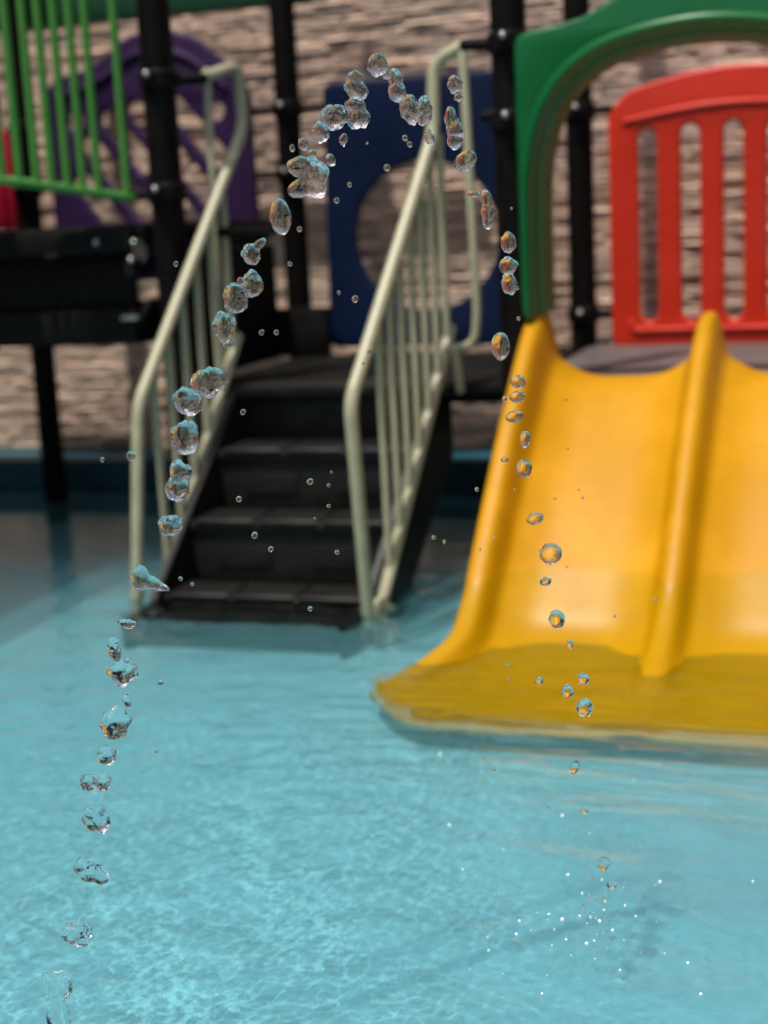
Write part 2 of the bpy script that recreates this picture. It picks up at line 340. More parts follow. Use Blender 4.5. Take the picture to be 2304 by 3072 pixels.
post(XM, YR, 0.052, (1.36, 1.62)); post(XM, YF - 0.35, 0.056, (1.285, 1.655)); post(XL, YR, 0.052, (1.36,)); post(XL, YF, 0.056, (1.28,))
# clamp arms reaching from the posts to panels and rails
arm = lambda a, b, r=0.017: put('clamp_arm', tube([a, b], r, 12), M['post'], play)
arm((X1, YF, 1.68), (-1.20, YF + 0.0, 1.683), 0.020); arm((X1, YF, 1.47), (X1 - 0.085, YF, 1.462), 0.017)
arm((X0, YF, 1.655), (-2.13, 4.82, 1.655), 0.020); arm((X0, YF, 1.285), (X0 - 0.13, YF - 0.01, 1.28), 0.018)
arm((X1, YR, 1.53), (-0.94, YR, 1.53), 0.018); arm((X1, YR, 0.75), (-0.94, YR, 0.75), 0.018)
arm((X0, YR, 1.62), (-2.12, YR, 1.62), 0.017); arm((X0, YR, 1.62), (-2.42, YR, 1.62), 0.017); arm((X0, YR, 1.36), (-2.42, YR, 1.36), 0.017)
arm((XM, YR, 1.36), (-3.36, YR, 1.36), 0.017); arm((X1, YR, 1.60), (-1.2, YR, 1.60), 0.017)

# lower deck between the stairs and the slide
ld = put('deck', box(X0 + 0.02, X1 - 0.02, YF + 0.03, YR - 0.02, 0.575, 0.615, 0.01), M['deck'], play); tag(ld, 'lower black deck at the top of the stairs')
put('deck_edge', box(X0 + 0.06, X1 - 0.06, YR + 0.0, YR + 0.035, 0.40, 0.585, 0.008), M['deck'], ld)
put('deck_edge', box(X1 - 0.055, X1 - 0.02, YF + 0.06, YR - 0.06, 0.42, 0.574, 0.008), M['deck'], ld)
M['sunlit_deck'] = mat('sunlit_grey_deck', (0.10, 0.085, 0.082), 0.5, 0.2, 12, spec=0.3, bump=0.2)  # sunlit look of the deck top put into a lighter grey
ld2 = put('deck', box(X1 + 0.02, X2 - 0.02, YF + 0.03, YR + 0.02, 0.575, 0.625, 0.01), M['sunlit_deck'], play); tag(ld2, 'lower deck painted sunlit grey behind the top of the slide')
put('deck_edge', box(X1 + 0.06, X2 - 0.06, YR + 0.022, YR + 0.055, 0.40, 0.60, 0.012), M['deck'], ld2)
put('deck_edge', box(X1 + 0.06, X2 - 0.06, YF - 0.0, YF + 0.028, 0.42, 0.60, 0.012), M['deck'], ld2)
# upper deck on the left with its deep black skirt
ud = put('deck', box(XM - 1.1, X0 - 0.09, YF - 0.02, YR - 0.06, 1.135, 1.185, 0.012), M['deck'], play); tag(ud, 'upper black deck at left, above a black skirt')
put('deck_rim', box(XM - 1.1, X0 - 0.13, YF - 0.055, YF - 0.022, 1.09, 1.172, 0.01), M['deck'], ud)
put('rear_beam', box(XM + 0.06, X0 - 0.06, YR - 0.055, YR - 0.02, 1.125, 1.178, 0.008), M['post'], ud)
put('deck_beam', box(X0 - 0.12, X0 - 0.088, YF + 0.06, YR - 0.07, 1.09, 1.134, 0.006), M['deck'], ud)
put('side_beam', box(X0 - 0.12, X0 + 0.34, YF + 0.10, YF + 0.14, 1.125, 1.160, 0.006), M['post'], ud)
sk = put('skirt_panel', box(XM - 1.1, X0 - 0.16, YF + 0.02, YF + 0.05, 0.90, 1.088, 0.008), M['post'], play)
sk2 = put('lower_deck_box', box(XM - 1.1, X0 - 0.14, YF - 0.03, YF + 0.55, 0.775, 0.90, 0.015), M['deck'], play)
for k in range(9): put('rib', box(XM - 0.95 + k * 0.145, XM - 0.945 + k * 0.145 + 0.02, YF + 0.008, YF + 0.0195, 0.93, 1.06, 0.003), M['post'], sk)
for (px, py) in ((403, 727), (395, 780), (290, 728)):
    p = at(px, py, 'Y', YF - 0.058); bolt(p, (0, -1, 0), ud, 0.012)
bk = put('bracket', box(-2.425, -2.375, YF - 0.05, YF + 0.0, 1.00, 1.075, 0.008), M['deck'], play)
put('bracket', box(-2.45, -2.385, YF - 0.05, YF - 0.02, 0.862, 0.876, 0.003), M['bolt'], play)
put('bracket', tube([(-2.375, YF - 0.04, 0.86), (-2.345, YF - 0.04, 0.905)], 0.016, 12), M['deck'], play)
# riser box behind the top of the stairs
rb = put('riser_panel', box(X0 - 0.08, -2.10, YR - 0.115, YR - 0.06, 0.617, 0.815, 0.01), M['deck'], play)
for px in (785, 825): bolt(at(px, 995, 'Y', YR - 0.118), (0, -1, 0), rb, 0.010)
put('riser_panel', box(X0 - 0.075, X0 - 0.045, YF + 0.08, YR - 0.13, 0.617, 1.08, 0.008), M['deck'], play)

# navy panel with the large round hole
bo = smooth_ring([(-2.125, 0.64), (-1.21, 0.64), (-1.21, 1.71), (-2.10, 1.71)], 0.05)
put('round_hole_panel', plate(bo, [circle(-1.690, 1.085, 0.300, 64)], YR, 0.045, 0.010), M['blue'], play)
# purple panel
cx, cz = -2.90, 1.44
po = smooth_ring([(-3.37, 0.95), (-2.42, 0.95), (-2.42, 1.72), (-2.50, 1.81), (-2.66, 1.955), (-2.92, 1.985), (-3.12, 1.85), (-3.37, 1.80)], 0.10)
holes = [circle(-2.575, 1.635, 0.040, 20), circle(-3.23, 1.635, 0.040, 20)]
ang = math.radians(-52); dv = np.array([math.cos(ang), math.sin(ang)]); nv = np.array([-dv[1], dv[0]])
for k in range(-3, 4):
    off = k * 0.138 + 0.02; R = 0.36
    if abs(off) > R - 0.04: continue
    hl = math.sqrt(R * R - off * off) - 0.03
    c0 = np.array([cx, cz - 0.06]) + nv * off
    if hl > 0.045: 
        a, b = c0 - dv * (hl - 0.03), c0 + dv * (hl - 0.03)
        for q in (a, b): q[1] = min(q[1], 1.66)
        if k == 0: holes += [capsule(a, c0 - dv * 0.06, 0.044), capsule(c0 + dv * 0.05, b, 0.044)]
        else: holes.append(capsule(a, b, 0.044))
pp = put('slotted_panel', plate(po, holes, YR, 0.045, 0.010), M['purple'], play); tag(pp, 'purple panel with diagonal slots and arched top')
put('panel_rim', tube(fillet([(-3.31, YR - 0.022, 1.735), (-3.08, YR - 0.022, 1.79), (-2.92, YR - 0.022, 1.90), (-2.70, YR - 0.022, 1.88), (-2.52, YR - 0.022, 1.72)], 0.1), 0.016, 10), M['purple'], pp)
cp = put('crimson_panel', box(-3.98, -3.555, YR - 0.02, YR + 0.02, 1.19, 1.62, 0.015), M['crimson'], play)
put('panel_rib', box(-3.62, -3.60, YR - 0.034, YR - 0.0215, 1.22, 1.6, 0.005), M['crimson'], cp)
# dark green fascia high at the back
put('roof_fascia', box(XM - 0.2, -2.10, 6.06, 6.10, 2.045, 2.22, 0.015), M['dgreen'], play)
put('roof_fascia', box(-2.09, -1.70, 6.06, 6.10, 2.06, 2.22, 0.015), M['dgreen'], play)
# canopy over the left tower (out of the picture, shades the water and upper deck)
canopy = put('canopy_roof', raw([(-5.6, 2.9, 2.62), (-3.06, 2.9, 2.62), (-3.06, 5.4, 2.62), (-5.6, 5.4, 2.62), (-4.3, 4.2, 3.3), (-5.6, 2.9, 2.59), (-3.06, 2.9, 2.59), (-3.06, 5.4, 2.59), (-5.6, 5.4, 2.59), (-4.3, 4.2, 3.26)],
    [(0, 1, 4), (1, 2, 4), (2, 3, 4), (3, 0, 4), (6, 5, 9), (7, 6, 9), (8, 7, 9), (5, 8, 9), (0, 5, 6, 1), (1, 6, 7, 2), (2, 7, 8, 3), (3, 8, 5, 0)]), M['dgreen'], play, smooth=0)

# red slotted panel at the back right
rx0, rx1 = -0.945, 0.03; cxr = (rx0 + rx1) / 2
top = [(rx0 + (rx1 - rx0) * t, 1.555 + 0.105 * math.sin(math.pi * t) ** 0.8) for t in np.linspace(0, 1, 25)]
ro = [(rx0, 0.66), (rx0 + 0.012, 0.622), (rx0 + 0.05, 0.605), (rx1 - 0.05, 0.605), (rx1 - 0.012, 0.622), (rx1, 0.66)] + [(x, z - (0.05 if i in (0, 24) else 0.0) - (0.02 if i in (1, 23) else 0)) for i, (x, z) in reversed(list(enumerate(top)))]
slots = []
for k in range(5):
    x = -0.796 + k * 0.161
    if x < rx1 - 0.08: slots.append(capsule((x, 0.752), (x, 1.405 + 0.02 * math.sin((x - rx0) / (rx1 - rx0) * math.pi)), 0.036))
rp = put('red_panel', plate(ro, slots, YR, 0.05, 0.012), M['red'], play); tag(rp, 'red panel with upright slots behind the slide')
put('panel_rim', tube(fillet([(-0.865, YR - 0.026, 0.712), (-0.86, YR - 0.026, 0.682), (-0.05, YR - 0.026, 0.682), (-0.045, YR - 0.026, 0.712)], 0.03), 0.011, 10), M['red'], rp)
put('panel_lip', tube([(x, YR - 0.022, z) for x, z in [(-0.88 + 0.84 * t, 1.478 + 0.045 * math.sin(math.pi * t)) for t in np.linspace(0, 1, 20)]], 0.013, 10), M['red'], rp)

# green arch over the slide
YA = YF - 0.045
inn = [(-0.945, 0.80), (-0.945, 1.15), (-0.935, 1.30), (-0.905, 1.42), (-0.845, 1.515), (-0.75, 1.58), (-0.62, 1.615), (-0.46, 1.63)]
inn = inn + [(-0.92 - x, z) for x, z in reversed(inn[:-1])]
inn_s = []
for i in range(len(inn) - 1):
    p0, p1, p2, p3 = (np.array(inn[max(0, min(len(inn) - 1, i + d))]) for d in (-1, 0, 1, 2))
    for t in np.linspace(0, 1, 7)[:-1]: inn_s.append(tuple(0.5 * ((2 * p1) + (-p0 + p2) * t + (2 * p0 - 5 * p1 + 4 * p2 - p3) * t * t + (-p0 + 3 * p1 - 3 * p2 + p3) * t ** 3)))
inn_s.append(inn[-1])
out_l = [(-1.03, 0.845), (-1.03, 1.66), (-1.018, 1.688), (-0.99, 1.70), (-0.90, 1.712), (-0.82, 1.728), (-0.74, 1.765), (-0.66, 1.81), (-0.58, 1.835), (-0.46, 1.84)]
outl = out_l + [(-0.92 - x, z) for x, z in reversed(out_l[:-1])]
def offset_out(P, d):
    o = []
    for i in range(len(P)):
        a, b = np.array(P[max(i - 1, 0)]), np.array(P[min(i + 1, len(P) - 1)]); t = (b - a) / np.linalg.norm(b - a); o.append((P[i][0] - t[1] * d, P[i][1] + t[0] * d))
    return o
inn_s = [(-0.945, 0.846)] + [p for i, p in enumerate(inn_s) if p[1] > 0.86] + [(0.025, 0.846)]
wide = offset_out(inn_s, 0.050); wide = [(x, z) for x, z in wide]
green = put('arch_panel', plate(outl + list(reversed(wide)), [], YA, 0.05, 0.012), M['green'], play); tag(green, 'green arched panel over the slide entrance')
put('arch_bead', tube([(x, YA - 0.022, z) for x, z in offset_out(inn_s, 0.060)], 0.02, 14, flat=(0.021, 0.044), up=(0, 1, 0)), M['green'], green)
v, f = [], []
prof_ = [(0.050, -0.020), (0.040, -0.012), (0.026, 0.020), (0.010, 0.070), (0.004, 0.115), (0.014, 0.118), (0.020, 0.075), (0.036, 0.030), (0.052, 0.006)]
rows = [offset_out(inn_s, o) for o, _ in prof_]
for i in range(len(inn_s)):
    for k, (o, dy) in enumerate(prof_): v.append((rows[k][i][0], YA + dy, rows[k][i][1]))
K = len(prof_)
for i in range(len(inn_s) - 1):
    for k in range(K): f.append((i * K + k, i * K + (k + 1) % K, (i + 1) * K + (k + 1) % K, (i + 1) * K + k))
f += [tuple(range(K)), tuple(reversed(range(len(v) - K, len(v))))]
me = raw(v, f); bm = bmesh.new(); bm.from_mesh(me); bmesh.ops.recalc_face_normals(bm, faces=bm.faces); bm.to_mesh(me); bm.free()
put('arch_flange', me, M['green'], green, smooth=50)

# lime green barrier of round bars on the upper deck
ARC = lambda t: (X0 - 0.12 - 1.15 * t, YF - 0.03 - 0.38 * math.sin(math.pi * min(t, 1)) ** 1.0, 1.274 + 0.105 * math.sin(math.pi * t * 0.9))
rail = put('barrier_rail', tube([ARC(t) for t in np.linspace(0, 1, 40)], 0.0165, 12), M['gbar'], play); tag(rail, 'lime green bottom rail of the bar barrier')
put('barrier_rail', tube([(ARC(t)[0], ARC(t)[1], 2.12) for t in np.linspace(0, 1, 40)], 0.0135, 12), M['gbar'], play)
for px in (382, 298, 252, 204, 158, 112, 60, 9, -42, -95, -150, -205, -262, -320):
    best = min(np.linspace(0, 1, 400), key=lambda t: abs((lambda v: 1152 + FPX * (v @ rc) / (v @ fw))(np.array(ARC(t)) - CP) - px))
    p = ARC(best); put('barrier_bar', tube([p, (p[0], p[1], 2.12)], 0.0140, 12, cap=False), M['gbar'], play)

# ------------------------------------------------------------------ staircase
stair = thing('staircase', (-1.73, 4.5, FZ), 'short black staircase with cream metal railings leading out of the water', 'stairs')
SLX = lambda y: -0.15 * (4.82 - y)          # slight slew of the flight
xa, xb = -2.055, -1.370
noses = [(4.82, 0.615), (4.62, 0.418), (4.42, 0.215), (4.24, 0.010), (4.08, -0.040)]
for i, (y, z) in enumerate(noses):
    s = SLX(y)
    back = noses[i - 1][0] if i else YF + 0.12
    if i: t = put('tread', box(xa + s + (0.06 if i == 4 else 0), xb + s - (0.01 if i == 4 else 0), y, back + 0.012, z - 0.035, z, 0.012, 3), M['step'], stair)
    else: t = put('tread', box(xa - 0.04, xb + 0.04, y - 0.005, YF + 0.25, z - 0.04, z + 0.004, 0.014, 3), M['step'], stair)
    if i:
        for k in range(3):
            a = xa + s + (0.075 if i == 4 else 0.02) + k * (0.20 if i == 4 else 0.222); put('grip_pad', box(a, a + (0.19 if i == 4 else 0.214), y - 0.006, back - 0.012, z - 0.012, z + 0.009, 0.009, 3), M['step'], t)
    zb = noses[i + 1][1] - 0.002 if i < 4 else FZ
    r = put('riser', box(xa + s + 0.004, xb + s - 0.004, y + 0.016, y + 0.034, zb, z - 0.036, 0.003), M['step'], stair)
    if i < 3:
        for k in range(2):
            a = xa + s + 0.10 + k * 0.32; put('riser_recess', box(a, a + 0.18, y + 0.010, y + 0.0155, zb + 0.055, z - 0.075, 0.002), M['step'], r)
def stringer(sx, w_):
    pr = [(4.05, FZ), (4.05, -0.03), (4.19, -0.012), (4.80, 0.622), (4.90, 0.622), (4.90, 0.36), (4.42, FZ)]
    v = []; 
    for x in (sx, sx + w_):
        for (y, z) in pr: v.append((x + SLX(y), y, z))
    n = len(pr); f = [tuple(range(n)), tuple(reversed(range(n, 2 * n)))] + [(i, i + n, (i + 1) % n + n, (i + 1) % n) for i in range(n)]
    me = raw(v, f); bm = bmesh.new(); bm.from_mesh(me); bmesh.ops.recalc_face_normals(bm, faces=bm.faces); bmesh.ops.bevel(bm, geom=bm.edges[:], offset=0.005, segments=2, affect='EDGES'); bm.to_mesh(me); bm.free(); return me
put('stringer', stringer(xa - 0.028, 0.024), M['step'], stair); put('stringer', stringer(xb + 0.004, 0.024), M['step'], stair)

LA, LB = (-2.10, 4.90), (-2.235, 4.20); RA, RB = (-1.30, 4.80), (-1.402, 4.20)
def railing(A, B, top, low, nb, r_, start, label):
    T = [atp(px, py, A, B) for px, py in top]
    hr = put('handrail', tube(fillet([np.array(start)] + T, 0.055, 8), r_, 16), M['cream'], stair); tag(hr, label)
    Lw = [atp(px, py, A, B) for px, py in low]
    put('lower_rail', tube(Lw, 0.015, 14, flat=(0.020, 0.015)), M['cream'], hr)
    d = np.array([B[0] - A[0], B[1] - A[1]]); d /= np.linalg.norm(d); s = lambda p: (p[:2] - np.array(A)) @ d
    P = np.array([[s(p), p[2]] for p in T]); i0 = 1                    # T: bend, foot of drop, knee, base
    s0, s1 = s(Lw[0]), s(Lw[-1]); sk_ = s(T[-1])
    for k in range(nb):
        q = s0 + (s1 - s0) * (k + 0.35) / nb
        zl = np.interp(q, [s0, s1], [Lw[0][2], Lw[-1][2]]) if s1 > s0 else 0
        a, b = T[-3], T[-2]; zt = np.interp(q, [s(a), s(b)], [a[2], b[2]])
        base = np.array([A[0] + d[0] * q, A[1] + d[1] * q]); 
        put('baluster', tube([(base[0], base[1], zl - 0.005), (base[0], base[1], zt)], 0.0125, 12, cap=False), M['cream'], hr)
    return hr
hl = railing(LA, LB, [(715, 195), (730, 385), (414, 1215), (412, 1835)], [(713, 1010), (480, 1800)], 6, 0.0205, (-2.15, 4.82, 1.652), 'cream handrail on the left of the stairs, below the black post')
hrR = railing(RA, RB, [(1300, 185), (1300, 400), (1050, 1205), (1108, 1872)], [(1352, 985), (1150, 1790)], 7, 0.0205, (-1.195, 4.76, 1.688), 'cream handrail on the right of the stairs, beside the slide')
Pl = lambda pts, y: [at(px, py, 'Y', y) for px, py in pts]
put('filler_rail', tube(fillet(Pl([(1388, 165), (1432, 935), (1425, 1035), (1340, 1050)], 4.75), 0.05), 0.0145, 14), M['cream'], hrR)
put('filler_rail', tube(Pl([(1365, 1050), (1382, 1170)], 4.75), 0.0145, 14), M['cream'], hrR)
put('filler_rail', tube(fillet(Pl([(620, 215), (655, 900), (672, 1110)], 4.86), 0.05), 0.0135, 14), M['cream'], hl)
for A, B, px, py in ((RA, RB, 1140, 1800), (LA, LB, 490, 1812)):
    p = atp(px, py, A, B); put('foot_bracket', join([tube([p + np.array([-0.045, -0.02, -0.03]), p], 0.011, 12), tube([p, p + np.array([0.035, 0.01, -0.03])], 0.011, 12), box(p[0] - 0.02, p[0] + 0.02, p[1] - 0.02, p[1] + 0.02, FZ, p[2] - 0.01, 0.004)]), M['cream'], stair)

# ------------------------------------------------------------------ double slide
slide = thing('double_slide', (-0.46, 4.1, FZ), 'wide yellow plastic double slide running down into the water', 'slide')
path = [(4.80, 0.632), (4.72, 0.626), (4.64, 0.590), (4.50, 0.490), (4.30, 0.335), (4.12, 0.182), (4.00, 0.078), (3.92, 0.014), (3.80, -0.026), (3.62, -0.044), (3.50, -0.055), (3.36, -0.062)]
def cr(P, n):
    out = []
    for i in range(len(P) - 1):
        p0, p1, p2, p3 = (np.array(P[max(0, min(len(P) - 1, i + d))], float) for d in (-1, 0, 1, 2))
        for t in np.linspace(0, 1, n + 1)[:-1]: out.append(0.5 * ((2 * p1) + (-p0 + p2) * t + (2 * p0 - 5 * p1 + 4 * p2 - p3) * t * t + (-p0 + 3 * p1 - 3 * p2 + p3) * t ** 3))
    out.append(np.array(P[-1], float)); return out
pth = cr(path, 6); nv_ = len(pth)
HW = 0.535                                     # half distance between the outer ridges
sm = lambda a, b, x: (lambda t: t * t * (3 - 2 * t))(min(1, max(0, (x - a) / (b - a))))
us = np.concatenate([np.linspace(0, 1, 9)[:-1], np.linspace(1, 2, 15)[:-1], np.linspace(2, 3, 81)[:-1], np.linspace(3, 4, 15)[:-1], np.linspace(4, 5, 9)])
def srow(yc, zc, off):
    H0 = 0.20 * (1 - sm(4.2, 3.45, 0) * 0) * (0.60 + 0.40 * sm(3.75, 4.72, yc)) * sm(3.48, 4.02, yc) + 0.014
    fl = 0.135 * sm(3.82, 3.50, yc); out = []; cx_ = -0.46 + 0.0 * yc; ro_ = 0.046
    drop = 0.11 * sm(3.3, 4.2, yc) + 0.018
    def prof(x):
        z = 0
        for rx, k in ((-HW - fl, 1), (0, 0.92), (HW + fl, 1)):
            d = abs(x - rx) * (1 if rx == 0 or abs(x) < abs(rx) else 1); w1 = 0.046 if k == 1 else 0.043
            z = max(z, k * H0 * (0.62 * math.exp(-(d / w1) ** 4) + 0.38 * math.exp(-(d / 0.105) ** 2.2)))
        return z
    e = HW + fl + ro_ * 0.75
    for u in us:
        if u < 1: x, z = -e - 0.010 * (1 - u), prof(e) - (prof(e) + drop) * (1 - u)
        elif u < 2: x = -e + (u - 1) * 0.10; z = prof(x)
        elif u <= 3: x = (-e + 0.10) + (u - 2) * 2 * (e - 0.10); z = prof(x)
        elif u <= 4: x = e - 0.10 + (u - 3) * 0.10; z = prof(x)
        else: x, z = e + 0.010 * (u - 4), prof(e) - (prof(e) + drop) * (u - 4)
        q = sm(3.64, 3.38, yc); ee = max(0.0, abs(x) - (e - 0.24)) / 0.24
        yy = yc + q * 0.20 * ee ** 2
        nx_ = cx_ + x + 0.04 * (yc - 4.7) * 0.9
        out.append((nx_, yy, zc + z - off))
    return out
v = []; 
for (y, z) in pth: v += srow(y, z, 0)
nu = len(us); f = []
for j in range(nv_ - 1):
    for i in range(nu - 1): a = j * nu + i; f.append((a, a + nu, a + nu + 1, a + 1))
me = raw(v, f)
bm = bmesh.new(); bm.from_mesh(me); bmesh.ops.recalc_face_normals(bm, faces=bm.faces)
if sum(fc.normal.z for fc in bm.faces) < 0: bmesh.ops.reverse_faces(bm, faces=bm.faces)
bm.to_mesh(me); bm.free()
body = put('slide_body', me, M['yellow'], slide, smooth=60)
so_ = body.modifiers.new('thickness', 'SOLIDIFY'); so_.thickness = 0.012; so_.offset = -1
dg = bpy.context.evaluated_depsgraph_get(); dg.update(); m2 = bpy.data.meshes.new_from_object(body.evaluated_get(dg)); body.modifiers.clear(); body.data = m2; m2.name = 'slide_body'
lip = [np.array(p) for p in srow(3.36, -0.062, 0.002)][8:-8]
put('end_lip', tube(lip, 0.011, 10), M['yellow'], slide)
put('support_leg', cyl((-0.76, 3.98, FZ), (-0.76, 3.98, 0.045), 0.02, 16), M['post'], slide); put('support_leg', cyl((-0.24, 3.98, FZ), (-0.24, 3.98, 0.045), 0.02, 16), M['post'], slide)

# ------------------------------------------------------------------ jet of water: every blob an object of its own
JA, JB = (jet[0], jet[1]), (land[0], land[1]); S = 2304 / 1659
bpy_ico = {}
def ico(sub):
    if sub not in bpy_ico:
        bm = bmesh.new(); bmesh.ops.create_icosphere(bm, subdivisions=sub, radius=1)
        bpy_ico[sub] = (np.array([tuple(v.co) for v in bm.verts]), [tuple(v.index for v in f.verts) for f in bm.faces]); bm.free()
    return bpy_ico[sub]
def blob(sub, lobes, seed, rough=0.10):
    """star-shaped skin round a cloud of lobes [(offset, radii, tilt)], found by marching along each direction"""
    D, F = ico(sub); n = len(D); r = np.zeros(n); R = max(np.linalg.norm(o) + max(s) for o, s, _ in lobes) * 1.5
    def field(P):
        s_ = np.zeros(n)
        for o, sz, a in lobes:
            q = P - np.array(o); c, s0 = math.cos(a), math.sin(a); x = q[:, 0] * c + q[:, 2] * s0; z = -q[:, 0] * s0 + q[:, 2] * c
            s_ += np.exp(-3.2 * ((x / sz[0]) ** 2 + (q[:, 1] / sz[1]) ** 2 + (z / sz[2]) ** 2 - 1))
        return s_ - 1
    lo = np.zeros(n); hi = np.full(n, R)
    T = np.linspace(0, R, 40); last = np.zeros(n)
    for t in T: last = np.where(field(D * t) > 0, t, last)
    lo, hi = last, last + R / 39
    for _ in range(10):
        mid = (lo + hi) / 2; s_ = field(D * mid[:, None]) > 0; lo = np.where(s_, mid, lo); hi = np.where(s_, hi, mid)
    k = random.Random(seed); sh = Vector((k.random() * 50, k.random() * 50, k.random() * 50)); av = lo.mean()
    w_ = np.array([noise.noise(Vector(d) * 1.6 + sh) * 1.1 + 0.5 * noise.noise(Vector(d) * 3.6 + sh) + 0.12 * noise.noise(Vector(d) * 8 + sh) for d in D])
    P = D * (lo * (1 + rough * w_))[:, None]
    return raw(P, F)
def drop(px, py, w_, h_, label, tilt=0.0, lobes=None, group=None, sub=4, dd=0.0, rough=0.24):
    p = atp(px * S, py * S, JA, JB); v = p - CP; p = CP + v * (1 + dd); d = (p - CP) @ fw; m = d / FPX * S / 2
    if lobes: m *= 2 * 0.88; L_ = [((a * m, random.uniform(-.3, .3) * b_ * m, -c * m), (b_ * m, 0.5 * (b_ + e) * m, e * m), t) for a, c, b_, e, t in lobes]
    else: L_ = [((0, 0, 0), (w_ * m, 0.5 * (w_ + h_) * m * 0.9, h_ * m), tilt)]
    me = blob(sub, L_, int(px * 7 + py), rough)
    for q in me.vertices:                      # blobs lie in the camera's own sideways direction, like the sheet of the jet
        x, y, z = q.co; q.co = (x * Rv[0] - y * Rv[1], x * Rv[1] + y * Rv[0], z)
    me.materials.append(M['drop_low'] if p[2] < 0.62 else M['drop']); me.shade_smooth(); me.name = 'water_drop'
    o = bpy.data.objects.new('water_drop', me); C.objects.link(o); o.location = p; tag(o, label, 'water drop', group)
    return o
G1 = 'drops of the rising side of the jet'; G2 = 'drops at the top of the jet'; G3 = 'drops of the falling side of the jet'
U = 'water drop'
drop(130, 2150, 0, 0, 'large stretched glassy blob at the very bottom left, lowest of the rising drops', group=G1, lobes=[(-14, -34, 24, 26, .3), (16, -36, 22, 26, .3), (0, -8, 30, 20, .3), (-6, 24, 18, 26, .2), (-10, 60, 30, 30, 0)], rough=.3)
drop(168, 2015, 56, 62, 'rounded glassy drop second from the bottom of the rising jet', .3, group=G1, rough=.36)
drop(194, 1884, 0, 0, 'long tilted glassy capsule leaning down to the right in the rising jet', group=G1, lobes=[(-22, -14, 20, 22, .5), (22, 12, 20, 24, .5), (0, -2, 24, 22, .5)], rough=.3)
drop(206, 1750, 0, 0, 'tall trapezoid shaped glassy blob wider at its foot, under a small double drop', group=G1, lobes=[(4, -30, 22, 24, 0), (-13, 24, 19, 26, 0), (15, 28, 18, 26, 0), (2, 0, 24, 26, 0)], rough=.3)
drop(190, 1690, 34, 38, 'small left drop of the pair sitting on the trapezoid blob', .5, group=G1)
drop(224, 1690, 34, 36, 'small right drop of the pair sitting on the trapezoid blob', -.4, group=G1)
drop(230, 1632, 42, 42, 'small round drop between the grey round blob and the double drop', group=G1)
drop(249, 1562, 64, 72, 'large round greyish drop under a short curved sliver, over open water', group=G1, rough=.24)
drop(274, 1514, 18, 32, 'short thin sliver of water just above the large round greyish drop', .2, group=G1, sub=3)
drop(266, 1452, 66, 56, 'squat wide drop with a frilled foot below the foot of the left railing', group=G1, rough=.25)
drop(247, 1402, 28, 54, 'narrow upright yellow tinged drop leaning on the squat wide drop', .1, group=G1)
drop(275, 1347, 40, 20, 'small flat bean shaped drop just below the left railing foot', -.3, group=G1)
drop(318, 1252, 0, 0, 'bullet shaped drop with a tail pointing right at the foot of the left railing', group=G1, lobes=[(-16, -6, 22, 32, 0), (12, 10, 26, 16, -.5), (38, 22, 16, 8, -.5)], rough=.1)
drop(368, 1135, 50, 48, 'blue tinted drop beside the cream lower rail, first above the railing foot', group=G1)
drop(387, 1035, 0, 0, 'tall blue tinted drop of two lobes in front of the left balusters', group=G1, lobes=[(4, -22, 27, 24, 0), (-4, 20, 28, 30, 0)])
drop(399, 945, 56, 76, 'blue capped drop with a yellow left edge in front of the left balusters', group=G1)
drop(405, 868, 54, 64, 'drop with a red patch touching the widest drop by the lower rail', .4, group=G1, rough=.25)
drop(452, 825, 76, 62, 'widest drop of the rising side, resting against the top of the cream lower rail', .2, group=G1, rough=.25)
drop(485, 706, 46, 64, 'upright drop with yellow left edge above the end of the left lower rail', group=G1, rough=.25)
drop(492, 744, 24, 13, 'tiny flat drop hanging below the upright yellow edged drop', group=G1, sub=3)
drop(509, 645, 52, 66, 'round drop touching a darker drop on its upper right', group=G1, rough=.2)
drop(520, 608, 18, 18, 'very small bead on top of the round drop at the left railing', group=G1, sub=3)
drop(545, 615, 44, 60, 'darker drop on the upper right of the round drop, by the stone strip', group=G1)
drop(549, 545, 0, 0, 'ragged comma shaped drop with a blue tip pointing up right', group=G1, lobes=[(-8, 6, 22, 26, .3), (14, -18, 18, 10, .5)], rough=.2)
drop(606, 468, 46, 80, 'tall egg shaped drop left of the rear black post, yellow above blue', .05, group=G1, rough=.08)
drop(665, 388, 0, 0, 'largest ragged blob of the jet, in front of the rear black post', group=G1, lobes=[(-20, -30, 28, 24, 0), (16, -10, 34, 34, 0), (-14, 20, 32, 24, 0), (18, 26, 26, 20, 0)], rough=.2)
drop(631, 320, 12, 16, 'tiniest bead of the three above the largest ragged blob', group=G1, sub=3)
drop(655, 312, 22, 27, 'small oval bead, middle of the three above the largest ragged blob', .2, group=G1, sub=3)
drop(674, 332, 20, 16, 'small flat bead, rightmost of the three above the largest ragged blob', group=G1, sub=3)
drop(714, 346, 20, 28, 'small oval bead on the navy panel, right of the largest ragged blob', .1, group=G1, sub=3)
drop(742, 301, 18, 27, 'small oval bead on the navy panel, under the upper left of the arch of drops', -.2, group=G1, sub=3)
drop(691, 286, 40, 42, 'small lobed drop at the lower left end of the arch of drops', .2, group=G2, rough=.25)
drop(722, 253, 56, 54, 'rounded drop with curled streaks next to the lower left end of the arch', .5, group=G2, rough=.25)
drop(771, 243, 0, 0, 'long glassy drop below another on the navy panel near the top of the jet', group=G2, lobes=[(-4, -16, 25, 22, 0), (4, 14, 27, 24, 0)], rough=.22)
drop(768, 188, 0, 0, 'upright knobbly drop in the arch, left of and below the topmost drop', group=G2, lobes=[(2, -20, 20, 16, 0), (-6, 4, 22, 22, 0), (10, 12, 18, 20, 0)], rough=.22)
